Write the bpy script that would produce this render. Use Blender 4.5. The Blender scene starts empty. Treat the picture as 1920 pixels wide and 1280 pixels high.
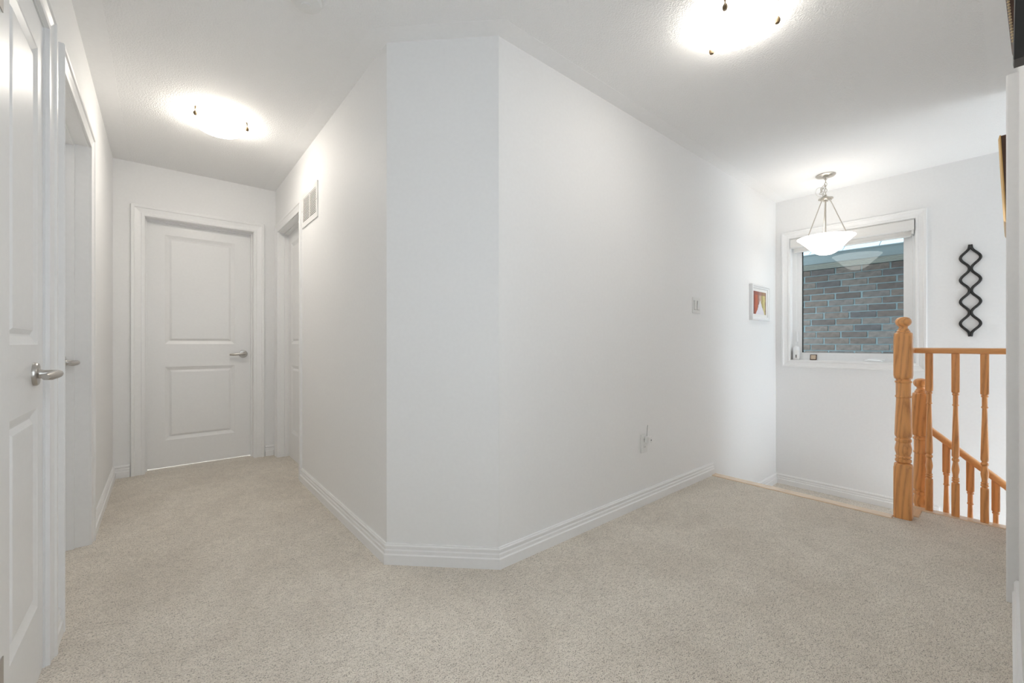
import bpy, math, random
from mathutils import Vector, Matrix
random.seed(7)
sc = bpy.context.scene
C = sc.collection
R = math.radians
# axes: X runs along the main corridor towards the window, Y along the bedroom hall, Z up, metres
# ------------------------------------------------------------------ camera
cam_d = bpy.data.cameras.new('camera'); cam = bpy.data.objects.new('camera', cam_d); C.objects.link(cam)
cam_d.sensor_width = 36.0; cam_d.lens = 783.0 / 1920.0 * 36.0
cam_d.shift_y = 4.0 / 1920.0; cam_d.clip_start = 0.02
cam.location = (0, 0, 1.028); cam.rotation_euler = (R(90), 0, R(-40))
sc.camera = cam
# ------------------------------------------------------------------ world, exposure
SKY = 3.3
LAMP = 13.0
HALL_LAMP = 20.0
PENDANT = 3.1
w = bpy.data.worlds.new('world'); sc.world = w; w.use_nodes = True
bg = w.node_tree.nodes['Background']; bg.inputs[0].default_value = (0.86, 0.94, 1.0, 1); bg.inputs[1].default_value = SKY
vs = sc.view_settings
vs.view_transform = 'Standard'; vs.look = 'None'; vs.gamma = 1.0; vs.use_curve_mapping = False
vs.exposure = 0.60
sc.cycles.use_denoising = True; sc.cycles.use_light_tree = False
sc.cycles.max_bounces = 10; sc.cycles.diffuse_bounces = 6; sc.cycles.glossy_bounces = 3
sc.cycles.transparent_max_bounces = 12
sc.cycles.sample_clamp_indirect = 6.0

# ------------------------------------------------------------------ materials
MATS = {}
class N:
    def __init__(s, name):
        s.m = bpy.data.materials.new(name); s.m.use_nodes = True
        s.t = s.m.node_tree; s.b = s.t.nodes['Principled BSDF']; MATS[name] = s.m
    def n(s, typ, **kw):
        o = s.t.nodes.new(typ)
        for k, v in kw.items():
            if k in o.inputs.keys(): o.inputs[k].default_value = v
            else: setattr(o, k, v)
        return o
    def l(s, a, b): s.t.links.new(a, b)
    def set(s, **kw):
        for k, v in kw.items(): s.b.inputs[k.replace('_', ' ')].default_value = v
    def coord(s, scale=(1, 1, 1), kind='Object', rot=(0, 0, 0)):
        tc = s.n('ShaderNodeTexCoord'); mp = s.n('ShaderNodeMapping')
        mp.inputs['Scale'].default_value = scale; mp.inputs['Rotation'].default_value = rot
        s.l(tc.outputs[kind], mp.inputs[0]); return mp.outputs[0]
    def noise(s, vec, scale, detail=2.0, rough=.5, dist=0.0):
        o = s.n('ShaderNodeTexNoise'); o.inputs['Scale'].default_value = scale
        o.inputs['Detail'].default_value = detail; o.inputs['Roughness'].default_value = rough
        o.inputs['Distortion'].default_value = dist
        s.l(vec, o.inputs['Vector']); return o.outputs['Fac']
    def ramp(s, fac, stops):
        o = s.n('ShaderNodeValToRGB'); e = o.color_ramp.elements
        while len(e) < len(stops): e.new(.5)
        for el, (p, c) in zip(e, stops): el.position = p; el.color = (*c, 1)
        s.l(fac, o.inputs[0]); return o.outputs[0]
    def bump(s, h, strength, dist=.01):
        o = s.n('ShaderNodeBump'); o.inputs['Strength'].default_value = strength; o.inputs['Distance'].default_value = dist
        s.l(h, o.inputs['Height']); s.l(o.outputs[0], s.b.inputs['Normal']); return o
    def math(s, op, a, b=None, clamp=False):
        o = s.n('ShaderNodeMath'); o.operation = op; o.use_clamp = clamp
        for i, v in enumerate((a, b)):
            if v is None: continue
            if isinstance(v, (int, float)): o.inputs[i].default_value = v
            else: s.l(v, o.inputs[i])
        return o.outputs[0]
    def mix(s, fac, a, b, mode='MIX'):
        o = s.n('ShaderNodeMix'); o.data_type = 'RGBA'; o.blend_type = mode
        for i, v in ((0, fac), (6, a), (7, b)):
            if isinstance(v, (int, float)): o.inputs[i].default_value = v
            elif isinstance(v, tuple): o.inputs[i].default_value = (*v, 1)
            else: s.l(v, o.inputs[i])
        return o.outputs[2]
def plain(name, col, rough=.5, metal=0.0, bumps=None, **kw):
    k = N(name); k.set(Base_Color=(*col, 1), Roughness=rough, Metallic=metal, **kw)
    v = k.coord()
    f = k.noise(v, bumps[0] if bumps else 60, 0)
    c = k.mix(f, tuple(x * .985 for x in col), tuple(min(1, x * 1.015) for x in col))
    k.l(c, k.b.inputs['Base Color'])
    if bumps: k.bump(f, bumps[1], bumps[2])
    return k
plain('paint', (.86, .86, .86), .62)
plain('trim_white', (.87, .87, .87), .32)
plain('door_white', (.86, .86, .86), .34)
plain('plastic', (.80, .80, .79), .35)
plain('vinyl', (.85, .86, .87), .3)
plain('blind_fabric', (.78, .77, .75), .8, bumps=(600, .2, .001))
plain('nickel', (.50, .48, .455), .30, 1.0)
plain('pewter', (.62, .58, .52), .28, 1.0)
plain('brass', (.10, .065, .028), .5, .2)
plain('black_iron', (.012, .011, .010), .42)
plain('gasket', (.01, .012, .014), .5)
plain('dark_slot', (.05, .05, .05), .6)
plain('gold', (.62, .40, .16), .34, .75)
plain('brown_wood', (.075, .032, .017), .45)
plain('dark_wood', (.022, .021, .020), .35)
plain('bead_gold', (.65, .52, .32), .3, .7)
plain('strap', (.75, .74, .70), .3)
plain('mortar', (.23, .275, .285), .9, bumps=(120, .5, .004))
plain('soffit', (.20, .165, .12), .6)
plain('gutter', (.125, .14, .14), .45)
plain('shingle', (.40, .41, .43), .9, bumps=(300, .5, .003))
plain('house_body', (.3, .3, .3), .9)
plain('mat_board', (.84, .84, .83), .7)
plain('tile_face', (.62, .50, .38), .6)
plain('stair_white', (.78, .78, .78), .5)
# stippled ceiling
k = N('stipple'); k.set(Base_Color=(.89, .89, .89, 1), Roughness=.8)
v = k.coord(); a = k.noise(v, 130, 2, .6); k.bump(a, .45, .010)
plain('ceiling_smooth', (.90, .90, .90), .75)
# carpet
k = N('carpet'); k.set(Roughness=.95)
v = k.coord()
big = k.noise(v, 2.3, 3, .55, .6); mid = k.noise(v, 14, 3, .6, .4)
t1_ = k.noise(k.coord((1, 1.3, 1), rot=(0, 0, .7)), 215, 2, .7); t2_ = k.noise(k.coord((1, 2.4, 1), rot=(0, 0, .87)), 52, 3, .7, .5)
tuft = k.math('ADD', k.math('MULTIPLY', t1_, .68), k.math('MULTIPLY', t2_, .32))
c1 = k.ramp(tuft, [(.375, (.27, .23, .185)), (.455, (.77, .695, .595)), (.52, (.91, .835, .73)), (.62, (1.0, .94, .845))])
c2 = k.ramp(big, [(.34, (.90, .89, .88)), (.62, (1.0, 1.0, 1.0))])
c3 = k.ramp(mid, [(.30, (.93, .925, .92)), (.60, (1.02, 1.02, 1.02))])
cc = k.mix(1.0, k.mix(1.0, c1, c2, 'MULTIPLY'), c3, 'MULTIPLY'); k.l(cc, k.b.inputs['Base Color'])
k.bump(tuft, .7, .014)
k.b.inputs['Sheen Weight'].default_value = .3; k.b.inputs['Sheen Roughness'].default_value = .35
# varnished oak
def oak(name, axis, base=(.82, .395, .14), dark=(.56, .235, .078), rough=.3, ww=.56):
    k = N(name); k.set(Roughness=rough)
    scl = [1, 1, 1]; scl[axis] = .07
    tc = k.n('ShaderNodeTexCoord'); oi = k.n('ShaderNodeObjectInfo')
    add = k.n('ShaderNodeVectorMath'); add.operation = 'ADD'
    mul = k.n('ShaderNodeVectorMath'); mul.operation = 'SCALE'; mul.inputs[0].default_value = (1.7, 2.3, 3.1)
    k.l(oi.outputs['Random'], mul.inputs['Scale']); k.l(tc.outputs['Object'], add.inputs[0]); k.l(mul.outputs[0], add.inputs[1])
    mp = k.n('ShaderNodeMapping'); mp.inputs['Scale'].default_value = scl; k.l(add.outputs[0], mp.inputs[0])
    wv = k.n('ShaderNodeTexWave'); wv.wave_type = 'BANDS'; wv.bands_direction = 'DIAGONAL'
    wv.inputs['Scale'].default_value = 24; wv.inputs['Distortion'].default_value = 6
    wv.inputs['Detail'].default_value = 2.5; wv.inputs['Detail Scale'].default_value = 1.4
    k.l(mp.outputs[0], wv.inputs['Vector'])
    fine = k.noise(mp.outputs[0], 420, 2, .6)
    f = k.math('ADD', k.math('MULTIPLY', wv.outputs['Fac'], ww), k.math('MULTIPLY', fine, 1 - ww))
    c = k.ramp(f, [(.13, dark), (.30, tuple(x * .72 + y * .28 for x, y in zip(base, dark))), (.55, base), (.9, tuple(min(1, x * 1.1) for x in base))])
    k.l(c, k.b.inputs['Base Color']); k.bump(f, .06, .002)
    k.b.inputs['Coat Weight'].default_value = .25; k.b.inputs['Coat Roughness'].default_value = .2
oak('oak', 2); oak('oak_rail', 1, ww=.08); oak('oak_nosing', 1, (.80, .63, .46), (.66, .49, .33), .14, .2); oak('oak_return', 0, (.74, .52, .33), (.55, .36, .2), .3, .2)
# brick
k = N('brick'); k.set(Roughness=.9); oi = k.n('ShaderNodeObjectInfo')
v = k.coord(); f = k.noise(v, 22, 5, .7, .8)
base = k.ramp(oi.outputs['Random'], [(0, (.085, .062, .056)), (.3, (.13, .09, .073)), (.6, (.155, .12, .105)), (.85, (.115, .09, .084)), (1, (.068, .055, .055))])
c = k.mix(1.0, base, k.ramp(f, [(.25, (.50, .54, .58)), (.5, (1, 1, 1)), (.75, (1.7, 1.7, 1.75))]), 'MULTIPLY')
k.l(c, k.b.inputs['Base Color']); k.bump(f, .5, .006)
# far brick face beyond the built bricks
k = N('brick_far'); k.set(Roughness=.9)
bt = k.n('ShaderNodeTexBrick'); k.l(k.coord(rot=(0, R(90), R(90))), bt.inputs['Vector'])
bt.inputs['Color1'].default_value = (.11, .085, .08, 1); bt.inputs['Color2'].default_value = (.085, .07, .07, 1); bt.inputs['Mortar'].default_value = (.17, .205, .215, 1)
bt.inputs['Scale'].default_value = 1.0; bt.inputs['Brick Width'].default_value = .245; bt.inputs['Row Height'].default_value = .076; bt.inputs['Mortar Size'].default_value = .006
k.l(bt.outputs['Color'], k.b.inputs['Base Color'])
# lamp glass
def lamp_glass(name, col, strength):
    k = N(name); k.set(Base_Color=(.9, .88, .84, 1), Roughness=.3)
    f = k.noise(k.coord(), 9, 3, .6, 1.5)
    c = k.ramp(f, [(.3, tuple(x * .86 for x in col)), (.7, col)])
    k.l(c, k.b.inputs['Emission Color']); k.b.inputs['Emission Strength'].default_value = strength
lamp_glass('lamp_glass', (1.0, .955, .89), LAMP); lamp_glass('hall_lamp_glass', (1.0, .935, .84), HALL_LAMP); lamp_glass('pendant_glass', (1.0, .945, .87), PENDANT)
# window glass: clear pane with a reflective face
k = N('glass'); t = k.t; out = t.nodes['Material Output']
tr = k.n('ShaderNodeBsdfTransparent'); tr.inputs[0].default_value = (.78, .86, .88, 1)
gl = k.n('ShaderNodeBsdfGlossy'); gl.inputs['Roughness'].default_value = .0
fr = k.n('ShaderNodeFresnel'); fr.inputs[0].default_value = 1.5
mx = k.n('ShaderNodeMixShader'); k.l(k.math('MULTIPLY', fr.outputs[0], .75, True), mx.inputs[0]); k.l(tr.outputs[0], mx.inputs[1]); k.l(gl.outputs[0], mx.inputs[2])
k.l(mx.outputs[0], out.inputs[0])
# picture print: figures in red, white and yellow on a brown ground
k = N('print'); k.set(Roughness=.35)
tc = k.n('ShaderNodeTexCoord'); sp = k.n('ShaderNodeSeparateXYZ'); k.l(tc.outputs['Generated'], sp.inputs[0])
nz = k.noise(tc.outputs['Generated'], 7, 3, .6)
X = k.math('ADD', sp.outputs['X'], k.math('MULTIPLY', k.math('SUBTRACT', nz, .5), .16)); Z = sp.outputs['Z']
c = k.ramp(X, [(0, (.16, .05, .04)), (.12, (.45, .11, .06)), (.27, (.55, .16, .08)), (.36, (.30, .13, .10)), (.52, (.62, .45, .38)), (.68, (.38, .32, .10)), (.84, (.68, .60, .26)), (1, (.22, .10, .08))])
dress = k.math('LESS_THAN', k.math('ABSOLUTE', k.math('SUBTRACT', X, .52)), k.math('MULTIPLY', k.math('SUBTRACT', .62, Z), .55))
c = k.mix(dress, c, (.78, .76, .82)); sky_ = k.math('GREATER_THAN', Z, .84); c = k.mix(k.math('MULTIPLY', sky_, .7), c, (.30, .12, .10))
k.l(c, k.b.inputs['Base Color'])

# ------------------------------------------------------------------ mesh helpers
class MB:
    def __init__(s): s.v = []; s.f = []
    def add(s, vs, fs):
        o = len(s.v); s.v += [tuple(v) for v in vs]; s.f += [tuple(i + o for i in f) for f in fs]; return s
    def box(s, x0, x1, y0, y1, z0, z1, c=0.0):
        if c <= 0:
            vs = [(x, y, z) for z in (z0, z1) for y in (y0, y1) for x in (x0, x1)]
            return s.add(vs, [(0, 2, 3, 1), (4, 5, 7, 6), (0, 1, 5, 4), (2, 6, 7, 3), (0, 4, 6, 2), (1, 3, 7, 5)])
        # chamfered box: octagon section with inset ends
        def ring(i, z):
            a, b, e, d = x0 + i, x1 - i, y0 + i, y1 - i
            return [(a + c, e, z), (b - c, e, z), (b, e + c, z), (b, d - c, z), (b - c, d, z), (a + c, d, z), (a, d - c, z), (a, e + c, z)]
        return s.rings([ring(c, z0), ring(0, z0 + c), ring(0, z1 - c), ring(c, z1)])
    def rings(s, rs, closed=True, caps=True):
        n = len(rs[0]); vs = [p for r in rs for p in r]; fs = []
        for i in range(len(rs) - 1):
            for j in range(n if closed else n - 1):
                a = i * n + j; b = i * n + (j + 1) % n
                fs.append((a, b, b + n, a + n))
        if caps: fs.append(tuple(range(n - 1, -1, -1))); fs.append(tuple((len(rs) - 1) * n + j for j in range(n)))
        return s.add(vs, fs)
    def prism(s, poly, z0, z1):
        return s.rings([[(x, y, z0) for x, y in poly], [(x, y, z1) for x, y in poly]])
    def lathe(s, prof, seg=24, cx=0, cy=0, cz=0, axis='z', caps=True):
        rs = []
        for r, z in prof:
            r = max(r, 1e-4); ring = []
            for j in range(seg):
                a = 2 * math.pi * j / seg; p = (r * math.cos(a), r * math.sin(a), z)
                if axis == 'y': p = (p[0], -p[2], p[1])
                if axis == 'x': p = (p[2], p[0], p[1])
                ring.append((p[0] + cx, p[1] + cy, p[2] + cz))
            rs.append(ring)
        return s.rings(rs, True, caps)
    def tube(s, path, r, seg=8, closed=False, flat=1.0, caps=True):
        P = [Vector(p) for p in path]; rs = []; n = len(P)
        ref = None
        for i, p in enumerate(P):
            if closed: t = (P[(i + 1) % n] - P[i - 1]).normalized()
            else: t = (P[min(i + 1, n - 1)] - P[max(i - 1, 0)]).normalized()
            if ref is None: ref = Vector((0, 0, 1)) if abs(t.z) < .9 else Vector((1, 0, 0))
            a = t.cross(ref).normalized(); b = a.cross(t).normalized(); ref = b
            rr = r[i] if isinstance(r, (list, tuple)) else r
            rs.append([tuple(p + a * rr * math.cos(2 * math.pi * j / seg) + b * rr * flat * math.sin(2 * math.pi * j / seg)) for j in range(seg)])
        if closed: rs.append(rs[0])
        return s.rings(rs, True, caps and not closed)
    def build(s, name, mat, parent=None, smooth=False, loc=None, rot=None):
        me = bpy.data.meshes.new(name); me.from_pydata(s.v, [], s.f)
        import bmesh
        bm = bmesh.new(); bm.from_mesh(me); bmesh.ops.recalc_face_normals(bm, faces=bm.faces); bm.to_mesh(me); bm.free()
        me.materials.append(MATS[mat])
        if smooth:
            me.polygons.foreach_set('use_smooth', [True] * len(me.polygons)); me.update()
            me.set_sharp_from_angle(angle=R(38))
        o = bpy.data.objects.new(name, me); C.objects.link(o)
        if parent: o.parent = parent
        if loc: o.location = loc
        if rot: o.rotation_euler = rot
        return o
def tag(o, label, cat=None, group=None, kind=None):
    o['label'] = label
    if cat: o['category'] = cat
    if group: o['group'] = group
    if kind: o['kind'] = kind
    return o
def thing(name, loc, rotz=0, label=None, cat=None, group=None, kind=None, rot=None):
    o = bpy.data.objects.new(name, None); C.objects.link(o); o.empty_display_size = .1
    o.location = loc; o.rotation_euler = rot or (0, 0, R(rotz))
    return tag(o, label, cat, group, kind)
def copy_tree(o, parent=None):
    c = o.copy(); C.objects.link(c)
    if parent: c.parent = parent
    for ch in list(o.children): copy_tree(ch, c)
    return c

# ------------------------------------------------------------------ room shell
H = 2.44
UL, VE, UB, VA, UW, VR = -.284, 4.38, .809, 1.507, 4.72, -.023   # wall faces
P1 = (UB, 1.879); P2 = (1.185, VA)
UEND = 3.62                                                     # end of the right wall and of the floor by the stairs
USTEP = 3.335; VSTEP = .40
LAND = -.36
def wall(name, org, rotz, length, t, z0, z1, label, openings=()):
    m = MB(); x = 0.0
    for x0, x1, zb, zt in sorted(openings):
        m.box(x, x0, 0, t, z0, z1)
        if zb > z0: m.box(x0, x1, 0, t, z0, zb)
        if zt < z1: m.box(x0, x1, 0, t, zt, z1)
        x = x1
    m.box(x, length, 0, t, z0, z1)
    o = m.build(name, 'paint', None, loc=(org[0], org[1], 0), rot=(0, 0, R(rotz)))
    return tag(o, label, kind='structure')
J = .018
wall('wall_center', P2, 0, UW - P2[0] + .12, .12, -.6, H, 'long white wall with the light switch and the small framed picture')
wall('wall_corner', P1, -45, math.hypot(P2[0] - P1[0], P2[1] - P1[1]), .10, -.3, H, 'narrow angled white wall between the two corridors')
wall('wall_hall', (UB, VE), -90, VE - P1[1], .12, -.3, H, 'white hall wall carrying the air vent', [(.13 - J, .893 + J, -.3, 2.03 + J)])
wall('wall_end', (UL - .12, VE), 0, UB - UL + .24, .12, -.3, H, 'short white wall around the closed door at the hall end', [(.304 - J, 1.039 + J, -.3, 2.03 + J)])
wall('wall_left', (UL, -.30), 90, VE + .30, .12, -.3, H, 'white wall with the closet door and the recessed doorway',
     [(1.72 - J, 2.27 + J, -.3, 2.03 + J), (2.53 - J, 3.32 + J, -.3, 2.03 + J)])
wall('wall_right', (UEND, VR), 180, UEND + .40, .12, -.25, H, 'white wall end with picture frames beside the stair railing', [(3.02, 3.50, .60, 2.10)])  # unseen opening beside the camera, added to let fill skylight into the hall
wall('wall_window', (UW, VA + .12), -90, 3.93, .12, -2.8, H, 'white stairwell wall with the window and black metal ornament', [(VA + .12 - 1.3915, VA + .12 - .487, .86, 2.06)])
m = MB(); m.box(3.5, UEND, -2.3, -.143, -.3, H); m.box(3.5, UEND, -.9, .38, -2.8, -.25)  # left open low down, out of view, to add daylight from below
m.box(3.5, UW + .12, -2.42, -2.3, -.3, .2); m.box(3.5, UW + .12, -2.42, -2.3, 1.3, H); m.box(3.5, 3.75, -2.42, -2.3, .2, 1.3); m.box(4.5, UW + .12, -2.42, -2.3, .2, 1.3)  # unseen end wall; its bare opening is added to daylight the stairwell
tag(m.build('wall_stairwell', 'paint'), 'white side wall of the lower stair flight', kind='structure')
m = MB().prism([(-.6, -.6), (UEND, -.6), (UEND, VSTEP), (USTEP, VSTEP), (USTEP, VA + .1), (1.1, VA + .1), (1.1, VE + .5), (-.6, VE + .5)], -.25, 0)
tag(m.build('floor', 'carpet'), 'beige carpeted upstairs hall floor', kind='structure')
m = MB().prism([(-.6, -.35), (UEND - .1, -.35), (UEND - .1, -2.42), (UW + .12, -2.42), (UW + .12, VA + .12), (1.3, VA + .12), (1.3, VE + .12), (-.6, VE + .12)], H, H + .1)
tag(m.build('ceiling', 'stipple'), 'white stippled ceiling', kind='structure')
# smooth ceiling border
bw = .095; zb = H - .0012; tn = [0]
def trim(m, label, mat, smooth=False, **kw):
    tn[0] += 1
    return tag(m.build('trim_%d' % tn[0], mat, smooth=smooth, **kw), label, kind='structure')
t45 = math.tan(R(22.5)) * bw
for poly, lab in [
    ([(UL, 0.0), (UL + bw, 0.0), (UL + bw, VE), (UL, VE)], 'smooth ceiling border along the wall of the closet door'),
    ([(UB, VE), (UB - bw, VE), (UB - bw, P1[1] - t45), (UB, P1[1])], 'smooth ceiling border above the air vent wall'),
    ([P1, (UB - bw, P1[1] - t45), (P2[0] - t45, VA - bw), P2], 'smooth ceiling border above the angled corner wall'),
    ([P2, (P2[0] - t45, VA - bw), (UW, VA - bw), (UW, VA)], 'smooth ceiling border above the long white wall'),
    ([(.7, VR), (UEND + bw, VR), (UEND + bw, VR + bw - .02), (UEND + bw - .02, VR + bw), (.7, VR + bw)], 'smooth ceiling border beside the picture frame wall')]:
    trim(MB().prism(poly, zb, H), lab, 'ceiling_smooth')

# baseboards
BP = [(0, 0), (.017, 0), (.017, .045), (.012, .050), (.012, .064), (.007, .069), (.007, .077), (.012, .080), (.012, .086), (.008, .091), (.0075, .095), (0, .095)]
def baseboard(name, p0, p1, label, m0=0.0, m1=0.0, z=0.0):
    a = Vector(p0); b = Vector(p1); d = (b - a).normalized(); nrm = Vector((d.y, -d.x))   # into the room: right of travel
    r0 = [(*(a + nrm * t + d * (-m0 * t)), z + h) for t, h in BP]
    r1 = [(*(b + nrm * t + d * (m1 * t)), z + h) for t, h in BP]
    tag(MB().rings([r0, r1]).build(name, 'trim_white'), label, kind='structure')
q = math.tan(R(22.5))
baseboard('baseboard_center', P2, (USTEP - .005, VA), 'white moulded baseboard along the long wall', q, 0)
baseboard('baseboard_corner', P1, P2, 'white moulded baseboard under the narrow angled wall', q, q)
baseboard('baseboard_hall', (UB, 3.487 - .075), P1, 'white moulded baseboard below the air vent', 0, q)
baseboard('baseboard_end', (UL, VE), (-.10 - .088, VE), 'short white baseboard left of the closed hall door', -1, 0)
baseboard('baseboard_nook', (.635 + .09, VE), (UB, VE), 'short white baseboard between the two hall doors', 0, -1)
baseboard('baseboard_left', (UL, 3.02 + .07), (UL, VE), 'white baseboard running to the hall corner', 0, -1)
baseboard('baseboard_gap', (UL, 1.97 + .066), (UL, 2.23 - .066), 'short white baseboard between closet door and recessed doorway')
baseboard('baseboard_right', (2.648, VR), (.72, VR), 'white baseboard under the picture frames')
baseboard('baseboard_landing', (USTEP + .285, VA), (UW, VA), 'white landing baseboard under the framed picture', 0, -1, LAND)
baseboard('baseboard_window', (UW, VA), (UW, .36), 'white landing baseboard under the window', -1, 0, LAND)

# stairs
def steps():
    m = MB(); m.box(USTEP, UEND + .02, VSTEP - .02, VA, LAND - .2, -.18)
    m.box(UEND + .02, UW, .38, VA, LAND - .25, LAND)
    for i in range(1, 13): m.box(UEND, UW, .38 - .215 * i, .38 - .215 * (i - 1), LAND - .19 * i - .3, LAND - .19 * i)
    return m
tag(steps().build('floor_stairs', 'carpet'), 'carpeted stair steps and landing below the window', kind='structure')
trim(MB().box(USTEP - .052, USTEP + .022, VSTEP + .045, VA, -.03, .006, .004), 'pale varnished wooden nosing at the stair top', 'oak_nosing')
trim(MB().box(UEND - .045, UEND + .022, VR, VSTEP + .01, -.03, .006, .004), 'pale wooden nosing strip under the balusters', 'oak_nosing')
trim(MB().box(USTEP + .09, UEND - .045, VSTEP - .055, VSTEP + .012, -.03, .006, .004), 'short wooden nosing return behind the newel post', 'oak_return')

# ------------------------------------------------------------------ doors
CP = [(.004, 0), (.004, .009), (.016, .010), (.020, .0075), (.028, .0085), (.048, .013), (.052, .0175), (.064, .0185), (.067, .016), (.067, 0)]
def casing_piece(x0, x1, zt, side, wd, th, zb=0.0):
    s = wd / .067; pr = [(o * s if i > 1 else o, -t * th) for i, (o, t) in enumerate(CP)]
    if side == 'l': return MB().rings([[(x0 - o, t, zb) for o, t in pr], [(x0 - o, t, zt + o) for o, t in pr]])
    if side == 'r': return MB().rings([[(x1 + o, t, zb) for o, t in pr], [(x1 + o, t, zt + o) for o, t in pr]])
    return MB().rings([[(x0 - o, t, zt + o) for o, t in pr], [(x1 + o, t, zt + o) for o, t in pr]])
def panel_mesh(x0, x1, z0, z1, y):
    m = MB()
    def ring(i, d): return [(x0 + i, y + d, z0 + i), (x1 - i, y + d, z0 + i), (x1 - i, y + d, z1 - i), (x0 + i, y + d, z1 - i)]
    rs = [ring(0, .0), ring(.003, .002), ring(.024, .0115), ring(.029, .0125), ring(.043, .003), ring(.048, .0022)]
    m.rings(rs, True, False); n = len(m.v)
    m.add(ring(.048, .0022), [(0, 1, 2, 3)])
    return m
def lever(parent, hx, y, hz, dx, rose=.034, length=.105):
    """round rosette, neck and a lever that points along dx"""
    h = MB().lathe([(.0, 0), (rose, 0), (rose, .006), (rose * .92, .010), (.014, .012), (.012, .018), (.0115, .046), (.0, .046)], 24, hx, y, hz, 'y').build('lever_handle', 'nickel', parent, True)
    m = MB(); yy = y - .048
    m.tube([(hx - dx * .012, yy, hz), (hx + dx * .02, yy - .002, hz), (hx + dx * .05, yy, hz - .001), (hx + dx * .08, yy + .003, hz - .003), (hx + dx * length, yy + .010, hz - .004)],
           [.011, .013, .0125, .012, .009], 10, flat=.95)
    m.build('lever', 'nickel', h, True)
    return h
def make_door(n, org, rotz, W, label, recess, wt, stiles, pz, handle, cw=.067, th=1.0, gap=.006, cas='lhr', stop=True, hinge=None, jamb=True):
    D = 2.03
    o = thing('door_%d' % n, (org[0], org[1], 0), rotz, label, kind='structure')
    for s in cas: casing_piece(0, W, D, s, cw, th).build('casing', 'trim_white', o)
    MB().box(-J, 0, 0, wt, 0, D).build('jamb', 'trim_white', o); MB().box(W, W + J, 0, wt, 0, D).build('jamb', 'trim_white', o)
    MB().box(-J, W + J, 0, wt, D, D + J).build('head_jamb', 'trim_white', o)
    if stop:
        for a, b, c, d in ((0, .011, 0, D), (W - .011, W, 0, D), (.011, W - .011, D - .011, D)):
            MB().box(a, b, recess - .034, recess, c, d).build('door_stop', 'trim_white', o)
    x0, x1, z0, z1 = .003, W - .003, gap, D - .003; y0, y1 = recess, recess + .035
    a, b = stiles; m = MB()
    m.box(x0, x0 + a, y0, y1, z0, z1); m.box(x1 - b, x1, y0, y1, z0, z1)
    zs = [z0] + [z for p in pz for z in p] + [z1]
    for i in range(0, len(zs), 2): m.box(x0 + a, x1 - b, y0, y1, zs[i], zs[i + 1])
    leaf = m.build('door_leaf', 'door_white', o)
    for za, zb_ in pz: panel_mesh(x0 + a, x1 - b, za, zb_, y0).build('raised_panel', 'door_white', leaf)
    MB().box(x0 + a, x1 - b, y1 - .012, y1, pz[0][0], pz[-1][1]).build('panel_back', 'door_white', leaf)
    if handle: lever(o, handle[0], y0, handle[1], handle[2])
    if hinge is not None:
        for hz in (.25, 1.85):
            h = MB().lathe([(0, -.045), (.0065, -.045), (.0065, .045), (0, .045)], 12, hinge, y0 - .007, hz).build('hinge', 'nickel', o, True)
            MB().box(hinge, hinge + .108, y0 - .0025, y0 + .001, hz - .042, hz + .042).build('hinge_leaf', 'nickel', h)
    return o
PZ = [(.23, .835), (1.025, 1.925)]
make_door(1, (-.10, VE), 0, .735, 'closed white two panel door at the hall end', .10, .12, (.118, .128), PZ, (.668, .935, -1), .083, 1.1, gap=.008)
make_door(2, (UB, 4.25), -90, .763, 'closed white panel door beside the air vent', .082, .12, (.11, .11), PZ, (.69, .935, -1), .075, 1.0)
make_door(3, (UL, 1.42), 90, .55, 'narrow white closet door with hinges and lever handle', .004, .12, (.165, .070), PZ, (.425, .938, -1), .062, 1.15, stop=False, hinge=-.002)
make_door(4, (UL, 2.23), 90, .79, 'closed white door set deep in its frame past the closet', .085, .12, (.11, .11), PZ, (.725, .935, -1), .066, 1.1)
# cased edge on the picture frame wall
m = casing_piece(0, .78, 2.03, 'r', .068, 1.75)
trim(m, 'white door casing on the picture frame wall', 'trim_white', loc=(3.43, VR, 0), rot=(0, 0, R(180)))

# ------------------------------------------------------------------ window
win = thing('window_1', (UW, 0, 0), -90, 'white framed stairwell window over the landing', kind='structure')
xa, xb, za, zt = -1.3815, -.497, .87, 2.05
pr = [(o * .07 / .067 if i > 1 else o, -t * 1.1) for i, (o, t) in enumerate(CP)]
def wring(x, sx, z, sz): return [(x + sx * o, t, z + sz * o) for o, t in pr]
cs = [wring(xa, -1, za, -1), wring(xb, 1, za, -1), wring(xb, 1, zt, 1), wring(xa, -1, zt, 1)]
for i in range(4): MB().rings([cs[i], cs[(i + 1) % 4]]).build('casing', 'trim_white', win)
def frame(x0, x1, z0, z1, bd, y0, y1):
    m = MB()
    m.box(x0, x0 + bd, y0, y1, z0, z1); m.box(x1 - bd, x1, y0, y1, z0, z1); m.box(x0 + bd, x1 - bd, y0, y1, z0, z0 + bd); m.box(x0 + bd, x1 - bd, y0, y1, z1 - bd, z1); return m
frame(xa - .01, xb + .01, za - .01, zt + .01, .0105, -.0005, .12).build('reveal', 'trim_white', win)
frame(xa, xb, za, zt, .036, .060, .118).build('frame', 'vinyl', win)
sash = frame(xa + .036, xb - .036, za + .030, zt - .036, .042, .072, .112).build('sash', 'vinyl', win)
MB().box(xa + .078, xa + .084, .074, .092, za + .072, zt - .078).build('gasket', 'gasket', win)
MB().box(xa + .084, xb - .078, .082, .092, za + .072, za + .075).build('gasket', 'gutter', win)
MB().box(xa + .078, xb - .078, .090, .094, za + .072, zt - .078).build('pane', 'glass', win)
cr = MB().lathe([(.0, -.0), (.05, .0), (.048, .010), (.03, .017), (0, .019)], 20, 0, 0, 0).build('crank_cover', 'vinyl', win, True, loc=(-.765, .040, za + .002)); cr.scale = (1.25, .42, 1)
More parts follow.
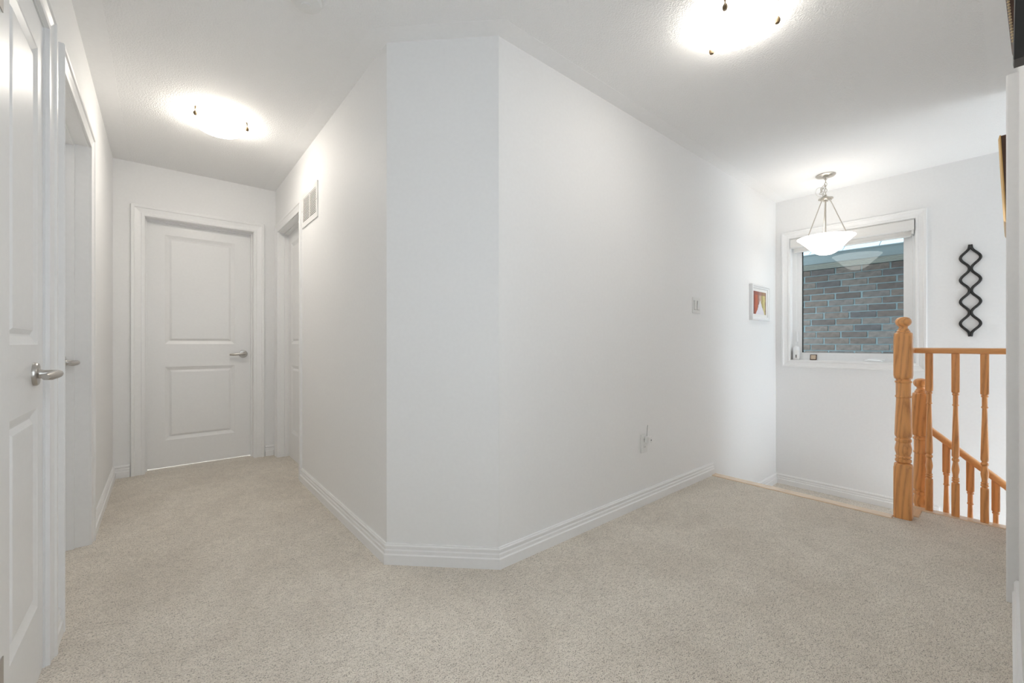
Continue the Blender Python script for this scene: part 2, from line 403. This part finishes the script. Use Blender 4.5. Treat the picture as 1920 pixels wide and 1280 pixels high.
MB().tube([(-.03, 0, .016), (.02, -.005, .022), (.06, -.01, .014)], [.007, .006, .0075], 8).build('crank_arm', 'vinyl', cr, True)
MB().box(-1.349, -1.331, .050, .060, 1.045, 1.15, .003).build('lock_lever', 'vinyl', win)
# roller blind in the head of the window
rb = thing('roller_blind', (UW, -.94, 0), -90, 'white roller blind rolled up at the window top', 'blind')
rb.location = (UW, 0, 0); ha, hb = xa + .004, xb - .004
prof = [(.055, 1.958), (-.012, 1.958), (-.020, 1.966), (-.022, 2.00), (-.018, 2.035), (-.006, 2.046), (.055, 2.046)]
MB().rings([[(ha + .006, y, z) for y, z in prof], [(hb - .006, y, z) for y, z in prof]]).build('headbox', 'blind_fabric', rb)
for x in (ha, hb - .006): MB().rings([[(x, y * 1.04, z) for y, z in prof], [(x + .006, y * 1.04, z) for y, z in prof]]).build('end_cap', 'plastic', rb)
MB().box(ha + .02, hb - .02, .030, .032, 1.925, 1.962).build('fabric', 'blind_fabric', rb)
MB().box(ha + .02, hb - .02, .024, .038, 1.912, 1.928, .003).build('hem_bar', 'plastic', rb)
MB().box(hb - .018, hb - .004, -.004, .03, 1.93, 1.96, .002).build('chain_clutch', 'plastic', rb)
m = MB(); z = 1.93
while z > 1.20:
    m.lathe([(0, -.0022), (.0016, -.0016), (.0022, 0), (.0016, .0016), (0, .0022)], 6, hb - .011, .008, z); z -= .0052
ch = m.build('bead_chain', 'plastic', rb); ch['kind'] = 'stuff'

# ------------------------------------------------------------------ neighbour house
UN = 6.15
nh = thing('brick_house', (UN, 0, -1.0), 0, 'neighbouring dark brick house with gutter seen through the window', 'house')
bwll = MB().box(.012, .20, -1.2, 4.2, -1.0, 2.93).build('brick_wall', 'mortar', nh)
MB().box(-.002, .012, -1.2, .18, -1.0, 2.93).box(-.002, .012, 2.55, 4.2, -1.0, 2.93).box(-.002, .012, .18, 2.55, -1.0, 1.488).build('far_brickwork', 'brick_far', nh)
BL, BH = .245, .076; proto = None
def brick_mesh():
    return MB().box(.003, .016, -.1165, .1165, -.0325, .0325, .003)
half = None
for r_ in range(19):
    z = 1.488 + BH * (r_ + .5); off = (0, .5, .22, .68)[r_ % 4] * BL
    for c_ in range(-1, 11):
        y = .18 + off + BL * c_ + BL / 2 - BL * .5
        if y - .12 < .17 or y + .12 > 2.56: continue
        if proto is None:
            proto = brick_mesh().build('brick', 'brick', bwll, loc=(0, y, z)); b = proto
        else:
            b = proto.copy(); C.objects.link(b)
        b.location = (random.uniform(-.003, .002), y + random.uniform(-.003, .003), z)
        b.scale = (1, random.uniform(.975, 1.0), random.uniform(.96, 1.02))
# eaves
UG = -.42; ZS = 2.935
sf = MB().box(UG, .20, -1.2, 4.2, ZS, ZS + .02).build('soffit', 'soffit', nh)
for i in range(4): MB().box(UG + .08 + .1 * i, UG + .086 + .1 * i, -1.2, 4.2, ZS - .004, ZS).build('soffit_groove', 'mortar', sf)
gp = [(UG, ZS - .005), (UG - .05, ZS - .003), (UG - .075, ZS + .03), (UG - .08, ZS + .085), (UG - .095, ZS + .092), (UG - .095, ZS + .098), (UG, ZS + .098)]
MB().rings([[(x, -1.2, z) for x, z in gp], [(x, 4.2, z) for x, z in gp]]).build('gutter', 'gutter', nh)
roof = MB().add([(UG - .03, -1.2, ZS + .10), (UG - .03, 4.2, ZS + .10), (1.4, 4.2, ZS + 1.15), (1.4, -1.2, ZS + 1.15), (UG - .03, -1.2, ZS + .08), (UG - .03, 4.2, ZS + .08), (1.4, 4.2, ZS + 1.13), (1.4, -1.2, ZS + 1.13)],
                [(0, 1, 2, 3), (4, 7, 6, 5), (0, 4, 5, 1), (1, 5, 6, 2), (2, 6, 7, 3), (3, 7, 4, 0)]).build('roof', 'shingle', nh)
sl = math.atan2(1.05, 1.43 + UG * 0 + .42); sh0 = None
slope = math.atan2(1.05, 1.4 - (UG - .03))
for r_ in range(4):
    for c_ in range(13):
        d = .145 * r_; y = -.2 + .305 * c_ + (.15 if r_ % 2 else 0)
        if sh0 is None: sh0 = MB().box(0, .20, -.1495, .1495, .002, .010).build('shingle', 'shingle', roof); s_ = sh0
        else: s_ = sh0.copy(); C.objects.link(s_)
        s_.location = (UG - .045 + d * math.cos(slope), y, ZS + .10 + d * math.sin(slope) + .002 * r_)
        s_.rotation_euler = (0, -slope + .03, 0)

# ------------------------------------------------------------------ railings
def sq(m, hw, z0, z1, c=.003, round_end=None): m.box(-hw, hw, -hw, hw, z0, z1, c)
def rounded_block(m, hw, z0, z1, lo=False, hi=False):
    """square post section whose ends are turned round"""
    rs = []; S = 24
    def ring(f, z):
        out = []
        for j in range(S):
            a = 2 * math.pi * (j + .5) / S; cx, sx = math.cos(a), math.sin(a)
            k_ = hw / max(abs(cx), abs(sx)); k_ = min(k_, f); out.append((k_ * cx, k_ * sx, z))
        return out
    full = hw * 1.36
    zz = []
    if lo: zz += [(hw * .80, z0), (hw * 1.0, z0 + hw * .12), (hw * 1.12, z0 + hw * .28), (full, z0 + hw * .62)]
    else: zz += [(full, z0)]
    if hi: zz += [(full, z1 - hw * .62), (hw * 1.12, z1 - hw * .28), (hw * 1.0, z1 - hw * .12), (hw * .80, z1)]
    else: zz += [(full, z1)]
    m.rings([ring(f, z) for f, z in zz])
def make_newel(parent, x, y, z):
    hw = .040
    m = MB(); rounded_block(m, hw, 0, .323, hi=True)
    nw = m.build('newel_post', 'oak', parent, True, loc=(x, y, z))
    MB().lathe([(.028, .318), (.030, .326), (.0365, .331), (.0375, .338), (.0365, .345), (.0315, .349), (.0315, .352), (.0365, .356), (.0365, .362), (.032, .367), (.033, .376), (.0375, .392), (.0385, .405), (.037, .42), (.0335, .437), (.032, .445),
                (.037, .450), (.038, .457), (.037, .464), (.0315, .468), (.0315, .472), (.036, .478), (.0395, .487), (.039, .50), (.0365, .60), (.0325, .70), (.0325, .708), (.037, .712), (.037, .718), (.0335, .724), (.034, .79), (.0345, .795), (.0385, .799), (.0385, .806), (.0335, .810), (.0335, .822)], 28).build('turned_shaft', 'oak', nw, True)
    m = MB(); rounded_block(m, hw, .817, 1.095, lo=True, hi=True); m.build('upper_block', 'oak', nw, True)
    MB().lathe([(.030, 1.088), (.031, 1.097), (.0305, 1.103), (.026, 1.107), (.0255, 1.112), (.021, 1.117), (.0195, 1.124), (.0215, 1.128), (.022, 1.131), (.026, 1.133), (.034, 1.143), (.0375, 1.156), (.035, 1.168), (.027, 1.179), (.014, 1.185), (.0, 1.1865)], 28).build('ball_cap', 'oak', nw, True)
    return nw
def make_baluster(parent, x, y, z0, ztop, shift=0.0):
    """turned baluster from z0 to ztop; shift slides the turning upward"""
    hw = .0168; s = shift
    m = MB(); rounded_block(m, hw, 0, .197 + s, hi=True)
    b = m.build('baluster', 'oak', parent, True, loc=(x, y, z0))
    pf = [(.012, .193), (.0125, .203), (.0165, .207), (.0165, .212), (.0125, .216), (.016, .221), (.016, .225), (.0125, .229), (.0125, .245), (.0155, .262), (.0168, .276), (.0155, .29), (.0125, .312), (.0115, .322), (.0155, .327), (.0165, .333), (.0155, .339), (.012, .343), (.012, .347), (.016, .353), (.0168, .362),
          (.0158, .43), (.0125, .56), (.0105, .645), (.0105, .652), (.0142, .655), (.0145, .659), (.0115, .664), (.0115, .706), (.0115, .714), (.015, .718), (.015, .724), (.0122, .728), (.0122, .735)]
    MB().lathe([(r_, z + s) for r_, z in pf], 18).build('turned_shaft', 'oak', b, True)
    m = MB(); rounded_block(m, hw, .730 + s, ztop - z0, lo=True); m.build('upper_block', 'oak', b, True)
    return b
RP = []
for j in range(16):
    a = 2 * math.pi * j / 16; x = .0275 * math.copysign(abs(math.cos(a)) ** .6, math.cos(a)); z = .0175 * math.copysign(abs(math.sin(a)) ** (.75 if math.sin(a) > 0 else .35), math.sin(a))
    RP.append((x, z))
def rail_mesh(path, ks=1.0):
    """path of (x, y, z); section in the plane across the horizontal heading, mitred"""
    P = [Vector(p) for p in path]; rs = []
    for i, p in enumerate(P):
        ds = []
        if i > 0: ds.append(Vector((P[i] - P[i - 1]).to_2d()).normalized())
        if i < len(P) - 1: ds.append(Vector((P[i + 1] - P[i]).to_2d()).normalized())
        n_ = sum(((Vector((d.y, -d.x))) for d in ds), Vector((0, 0))).normalized()
        k_ = 1 / max(.3, n_.dot(Vector((ds[0].y, -ds[0].x))))
        rs.append([(p.x + n_.x * x * k_, p.y + n_.y * x * k_, p.z + z * ks) for x, z in RP])
    return MB().rings(rs)
ur = thing('stair_railing', (3.365, .405, 0), 0, 'upper oak guard railing with tall newel post beside the carpet', 'railing')
make_newel(ur, 0, 0, 0)
bu = 3.612 - 3.365
rail_mesh([(.03, 0, .985), (bu, 0, .985), (bu, VR - .405, .985)]).build('handrail', 'oak_rail', ur, True)
for v_ in (.318, .2065, .092): make_baluster(ur, bu, v_ - .405, .005, .971)
lr = thing('stair_railing', (3.72, .365, LAND - .02), 0, 'lower oak stair railing sloping down behind the upper railing', 'railing')
make_newel(lr, 0, 0, 0)
zr = lambda v: .504 - .888 * (.318 - v) - .024           # rail centre height
L0 = LAND - .02
rail_mesh([(0, -.03, zr(.335) - L0), (0, -.9, zr(-.535) - L0)], 1.4).build('handrail', 'oak_rail', lr, True)
for v_ in (.252, .152, .052, -.048): make_baluster(lr, 0, v_ - .365, zr(v_) - .018 - .905 - L0, zr(v_) - .012 - L0, 0.0)

# ------------------------------------------------------------------ ceiling lamps
def ceiling_lamp(x, y, rot, label, gm):
    o = thing('ceiling_lamp', (x, y, H), rot, label, 'lamp', 'flush ceiling lamps')
    MB().lathe([(0, 0), (.1515, 0), (.1515, -.016), (.144, -.022), (0, -.022)], 32).build('base_plate', 'plastic', o, True)
    R0 = .155; pf = []
    for i in range(9):
        a = i / 8 * math.pi / 2; pf.append((R0 * .93 * math.sin(a), -.032 - .066 * math.cos(a)))
    pf.append((R0, -.028))
    MB().lathe(pf, 32, caps=False).build('glass_bowl', gm, o, True)
    for k_ in range(3):
        a = R(120 * k_); cx, cy = .153 * math.cos(a), .153 * math.sin(a)
        c = MB().lathe([(0, -.058), (.008, -.057), (.0115, -.049), (.0115, -.042), (.008, -.034), (.0035, -.029), (.0035, -.004), (0, -.004)], 12, cx, cy, 0).build('clip_knob', 'brass', o, True)
        MB().box(.07, .15, -.004, .004, -.010, -.006).build('clip_arm', 'brass', c).rotation_euler = (0, 0, a)
    return o
ceiling_lamp(1.907, .757, 185, 'frosted glass bowl ceiling lamp above the main corridor carpet', 'lamp_glass')
ceiling_lamp(.278, 3.19, 215, 'frosted glass bowl ceiling lamp in the hall with doors', 'hall_lamp_glass')
# pendant
pd = thing('pendant_lamp', (4.262, .991, H), 0, 'glass bowl pendant lamp hanging on a chain before the window', 'lamp')
MB().lathe([(0, 0), (.068, 0), (.070, -.006), (.062, -.014), (.030, -.022), (.016, -.026), (.010, -.040), (0, -.040)], 32).build('canopy', 'pewter', pd, True)
m = MB()
def link(m, c, rot, s=1.0):
    pts = []
    for j in range(12):
        a = 2 * math.pi * j / 12; p = Vector((.009 * s * math.cos(a), 0, .016 * s * math.sin(a))); pts.append(Vector(c) + rot @ p)
    m.tube(pts, .0022, 6, closed=True)
for i in range(5): link(m, (0, 0, -.052 - .026 * i), Matrix.Rotation(R(90 * (i % 2) + 20), 3, 'Z'))
sl_ = [(-.766 * (.004 + .034 * math.sin(math.pi * i / 6)), .643 * (.004 + .034 * math.sin(math.pi * i / 6)), -.088 - .016 * i) for i in range(7)]
for i, p in enumerate(sl_): link(m, p, Matrix.Rotation(R(70 * i), 3, 'Z') @ Matrix.Rotation(R(35 * (i - 2)), 3, 'Y'))
m.build('chain', 'pewter', pd, True)
m = MB().tube([(-.766 * (.042 - .042 * math.cos(R(15 + 330 * i / 24))), .643 * (.042 - .042 * math.cos(R(15 + 330 * i / 24))), -.145 + .040 * math.sin(R(15 + 330 * i / 24))) for i in range(25)], .0022, 6)
m.build('cord', 'strap', pd, True)
MB().lathe([(0, -.166), (.008, -.166), (.009, -.176), (.035, -.190), (.052, -.196), (.052, -.203), (.020, -.210), (.016, -.222), (0, -.224)], 28).build('hub', 'pewter', pd, True)
MB().lathe([(.0045, -.22), (.0045, -.52), (.018, -.53), (.018, -.56), (0, -.56)], 12).build('stem', 'pewter', pd, True)
for k_ in range(3):
    a = R(140 + 120 * k_); cx, cy = math.cos(a), math.sin(a)
    rd = MB().tube([(.036 * cx, .036 * cy, -.225), (.155 * cx, .155 * cy, -.535)], .0036, 8).build('rod', 'pewter', pd, True)
    m = MB(); link(m, (.034 * cx, .034 * cy, -.214), Matrix.Rotation(a, 3, 'Z'), .7); m.build('rod_ring', 'pewter', rd, True)
    MB().lathe([(0, -.010), (.006, -.008), (.007, 0), (.006, .008), (0, .010)], 10, .157 * cx, .157 * cy, -.545).build('rod_knob', 'pewter', rd, True)
pf = []
for i in range(11):
    t_ = i / 10; pf.append((.192 * (t_ ** .62) * (1 - .10 * math.sin(math.pi * t_)), -.672 + .142 * t_ ** 1.25))
pf += [(.199, -.527), (.200, -.524)]
MB().lathe(pf, 36, caps=False).build('glass_bowl', 'pendant_glass', pd, True)
# smoke detector
sd = thing('smoke_detector', (.45, 1.84, H), 0, 'round white smoke detector on the ceiling', 'detector')
MB().lathe([(0, 0), (.066, 0), (.067, -.010), (.060, -.014), (.060, -.018), (.056, -.030), (.040, -.037), (0, -.037)], 36).build('housing', 'plastic', sd, True)
MB().lathe([(0, -.036), (.018, -.036), (.017, -.041), (0, -.041)], 20).build('test_button', 'plastic', sd, True)

# ------------------------------------------------------------------ wall fittings
# vent on the hall wall
vt = thing('air_vent', (UB, 3.40, 1.885), -90, 'white louvred air return vent high on the hall wall', 'vent')
vw, vh = .405, .245
m = MB(); fr_ = .034
for a, b, c, d in ((0, fr_, 0, vh), (vw - fr_, vw, 0, vh), (fr_, vw - fr_, 0, fr_), (fr_, vw - fr_, vh - fr_, vh)): m.box(a, b, -.007, 0, c, d)
m.build('vent_frame', 'plastic', vt)
MB().box(vw / 2 - .006, vw / 2 + .006, -.006, 0, fr_, vh - fr_).build('mullion', 'plastic', vt)
MB().box(fr_, vw - fr_, -.0008, 0, fr_, vh - fr_).build('backing', 'dark_slot', vt)
nsl = 15
for (a, b) in ((fr_, vw / 2 - .006), (vw / 2 + .006, vw - fr_)):
    for i in range(nsl):
        z = fr_ + (vh - 2 * fr_) * (i + .5) / nsl; h_ = .0052
        MB().add([(a, -.001, z - h_ * .2), (b, -.001, z - h_ * .2), (b, -.0055, z - h_), (a, -.0055, z - h_), (a, -.001, z + h_), (b, -.001, z + h_), (b, -.0055, z + h_ * .2), (a, -.0055, z + h_ * .2)],
                 [(0, 1, 2, 3), (4, 7, 6, 5), (0, 3, 7, 4), (1, 5, 6, 2), (3, 2, 6, 7), (0, 4, 5, 1)]).build('slat', 'plastic', vt)
for x in (fr_ / 2, vw - fr_ / 2): MB().lathe([(0, 0), (.004, .0), (.003, .002), (0, .0025)], 10, x, -.007, vh / 2, 'y').build('screw', 'nickel', vt)
# double switch
sw = thing('light_switch', (3.058, VA, 1.255), 0, 'white double rocker light switch on the long wall', 'switch')
MB().box(-.058, .058, -.006, 0, 0, .117, .002).build('plate', 'plastic', sw)
for x in (-.023, .023):
    MB().box(x - .018, x + .018, -.0068, -.005, .0245, .0925).build('rocker_gap', 'dark_slot', sw)
    MB().rings([[(x - .0165, -.006, .026), (x + .0165, -.006, .026), (x + .0165, -.006, .091), (x - .0165, -.006, .091)], [(x - .0165, -.008, .026), (x + .0165, -.008, .026), (x + .0165, -.0125, .091), (x - .0165, -.0125, .091)]]).build('rocker', 'plastic', sw)
# outlet with plugged adapter
ot = thing('wall_outlet', (2.365, VA, .331), 0, 'white wall outlet low on the long wall', 'outlet')
MB().box(-.036, .036, -.006, 0, 0, .118, .002).build('plate', 'plastic', ot)
for z in (.035, .083):
    rc = MB().lathe([(0, 0), (.0165, 0), (.0165, .002), (0, .002)], 20, 0, -.006, z, 'y').build('receptacle', 'plastic', ot, True)
    for x in (-.006, .006): MB().box(x - .0012, x + .0012, -.0085, -.0078, z - .002, z + .008).build('slot', 'dark_slot', rc)
ad = thing('plug_adapter', (2.378, VA - .0085, .331 + .086), 0, 'small white plug adapter with a thin wire in the outlet', 'adapter')
MB().box(-.019, .019, -.034, 0, -.021, .021, .004).build('housing', 'plastic', ad)
MB().lathe([(0, 0), (.004, 0), (.004, .001), (0, .001)], 10, .006, -.034, -.002, 'y').build('indicator', 'dark_slot', ad)
MB().tube([(-.008, -.012, .02), (-.010, -.014, .045), (-.006, -.013, .068), (.002, -.010, .082), (.012, -.006, .088)], .0011, 6).build('wire', 'dark_slot', ad)
# framed picture by the landing
pc = thing('picture_frame', (4.262, VA, 1.242), 0, 'small white framed picture on the long wall above the landing', 'picture')
fw, fh = .42, .325
def frame_parts(m, w_, h_, bd, prof):
    """mitred frame around (-w/2..w/2, 0..h); prof is (inset, out) from outer edge inward"""
    def rg(sx, sz): return [((w_ / 2 - i) * sx, -o, (i if sz < 0 else h_ - i)) for i, o in prof]
    c4 = [rg(-1, -1), rg(1, -1), rg(1, 1), rg(-1, 1)]
    for i in range(4): m.rings([c4[i], c4[(i + 1) % 4]])
m = MB(); frame_parts(m, fw, fh, .03, [(0, 0), (0, .026), (.004, .030), (.014, .030), (.018, .024), (.030, .022), (.032, .012), (.032, 0)]); m.build('frame', 'vinyl', pc)
MB().box(-fw / 2 + .03, fw / 2 - .03, -.013, 0, .03, fh - .03).build('mat_board', 'mat_board', pc)
MB().box(-fw / 2 + .062, fw / 2 - .062, -.0145, -.012, .058, fh - .058).build('print', 'print', pc)
# black ogee ornament on the window wall
oz0, oz1 = 1.083, 1.78; cell = (oz1 - oz0 - .03) / 4
od = thing('wall_ornament', (UW, .192, oz0), -90, 'black metal wall ornament of four stacked ogee rings', 'ornament')
def ogee(side):
    P = []
    for c_ in range(4):
        for i in range(16 if c_ < 3 else 17):
            t_ = i / 16; z = .015 + cell * (c_ + t_)
            x = .0050 + .0470 * (0.5 - 0.5 * math.cos(2 * math.pi * t_)) ** 1.08
            P.append((side * x, -.012, z))
    return P
for s_ in (-1, 1):
    P = ogee(s_); P = [(s_ * .003, -.012, 0)] + P + [(s_ * .003, -.012, oz1 - oz0)]
    MB().tube(P, .0086, 8).build('ogee_bar', 'black_iron', od, True)
for c_ in range(5): MB().box(-.008, .008, -.018, 0, .015 + cell * c_ - .012, .015 + cell * c_ + .012, .003).build('joint', 'black_iron', od)

# sill things
cn = thing('pill_canister', (UW + .030, 1.340, .871), 0, 'small white canister on the window sill corner', 'canister')
MB().lathe([(0, 0), (.026, 0), (.028, .004), (.028, .088), (.026, .092), (0, .092)], 24).build('body', 'plastic', cn, True)
MB().lathe([(0, .092), (.025, .092), (.025, .108), (.020, .124), (.010, .132), (0, .134)], 24).build('lid', 'vinyl', cn, True)
MB().box(-.0290, -.027, -.010, -.002, .02, .05).build('label_mark', 'dark_slot', cn)
tl = thing('coaster_tile', (UW + .045, 1.205, .871), -90, 'tiny square beige tile with dark rim on the window sill', 'tile')
tl.rotation_euler = (R(-12), 0, R(-90))
MB().box(-.027, .027, -.006, .0, 0, .054, .002).build('rim', 'brown_wood', tl); MB().box(-.020, .020, -.0072, -.005, .008, .047).build('face', 'tile_face', tl)

# ------------------------------------------------------------------ frames on the right wall
def right_frame(name, x, z, w_, h_, tilt, label, prof, mats, back=.0):
    o = thing(name, (x - w_ / 2 if False else x + w_ / 2, VR + back, z), 180, label, 'picture'); o.rotation_euler = (R(tilt), 0, R(180))
    m = MB(); frame_parts(m, w_, h_, .04, prof); m.build('frame', mats[0], o)
    bi = min(.03, w_ * .4); MB().box(-w_ / 2 + bi, w_ / 2 - bi, -.010, -.002, .03, h_ - .03).build('print', mats[1], o)
    return o
g = right_frame('picture_frame', 3.02, 1.595, .46, .41, 2.6, 'gilt brown wooden picture frame past the white casing', [(0, 0), (0, .031), (.012, .036), (.030, .028), (.034, .012), (.034, 0)], ('brown_wood', 'print'), .002)
m = MB(); frame_parts(m, .462, .412, .03, [(-.001, .029), (-.001, .033), (.012, .038), (.03, .031), (.03, .029)]); m.build('gilt_edge', 'gold', g)
b = right_frame('picture_frame', 1.40, 1.672, .075, .50, 4.2, 'dark narrow picture frame with gold beaded edges', [(0, .0), (0, .016), (.010, .018), (.030, .014), (.032, .006), (.032, 0)], ('brown_wood', 'mat_board'), .001)
m = MB()
for i in range(72):
    z = .006 + i * .0068
    for yy in (-.0170, -.002): m.lathe([(0, -.0026), (.0019, -.0018), (.0026, 0), (.0019, .0018), (0, .0026)], 6, .0375 + .0008, yy, z)
bd_ = m.build('beading', 'bead_gold', b); bd_['kind'] = 'stuff'
d = right_frame('picture_frame', .96, 1.445, .030, .46, -.8, 'black moulded narrow picture frame with a pale hanging strap', [(0, .004), (0, .0155), (.004, .0165), (.010, .0145), (.0145, .004)], ('dark_wood', 'mat_board'), .0035)
MB().box(.0135, .0175, -.020, -.002, .098, .104).build('strap', 'strap', d)
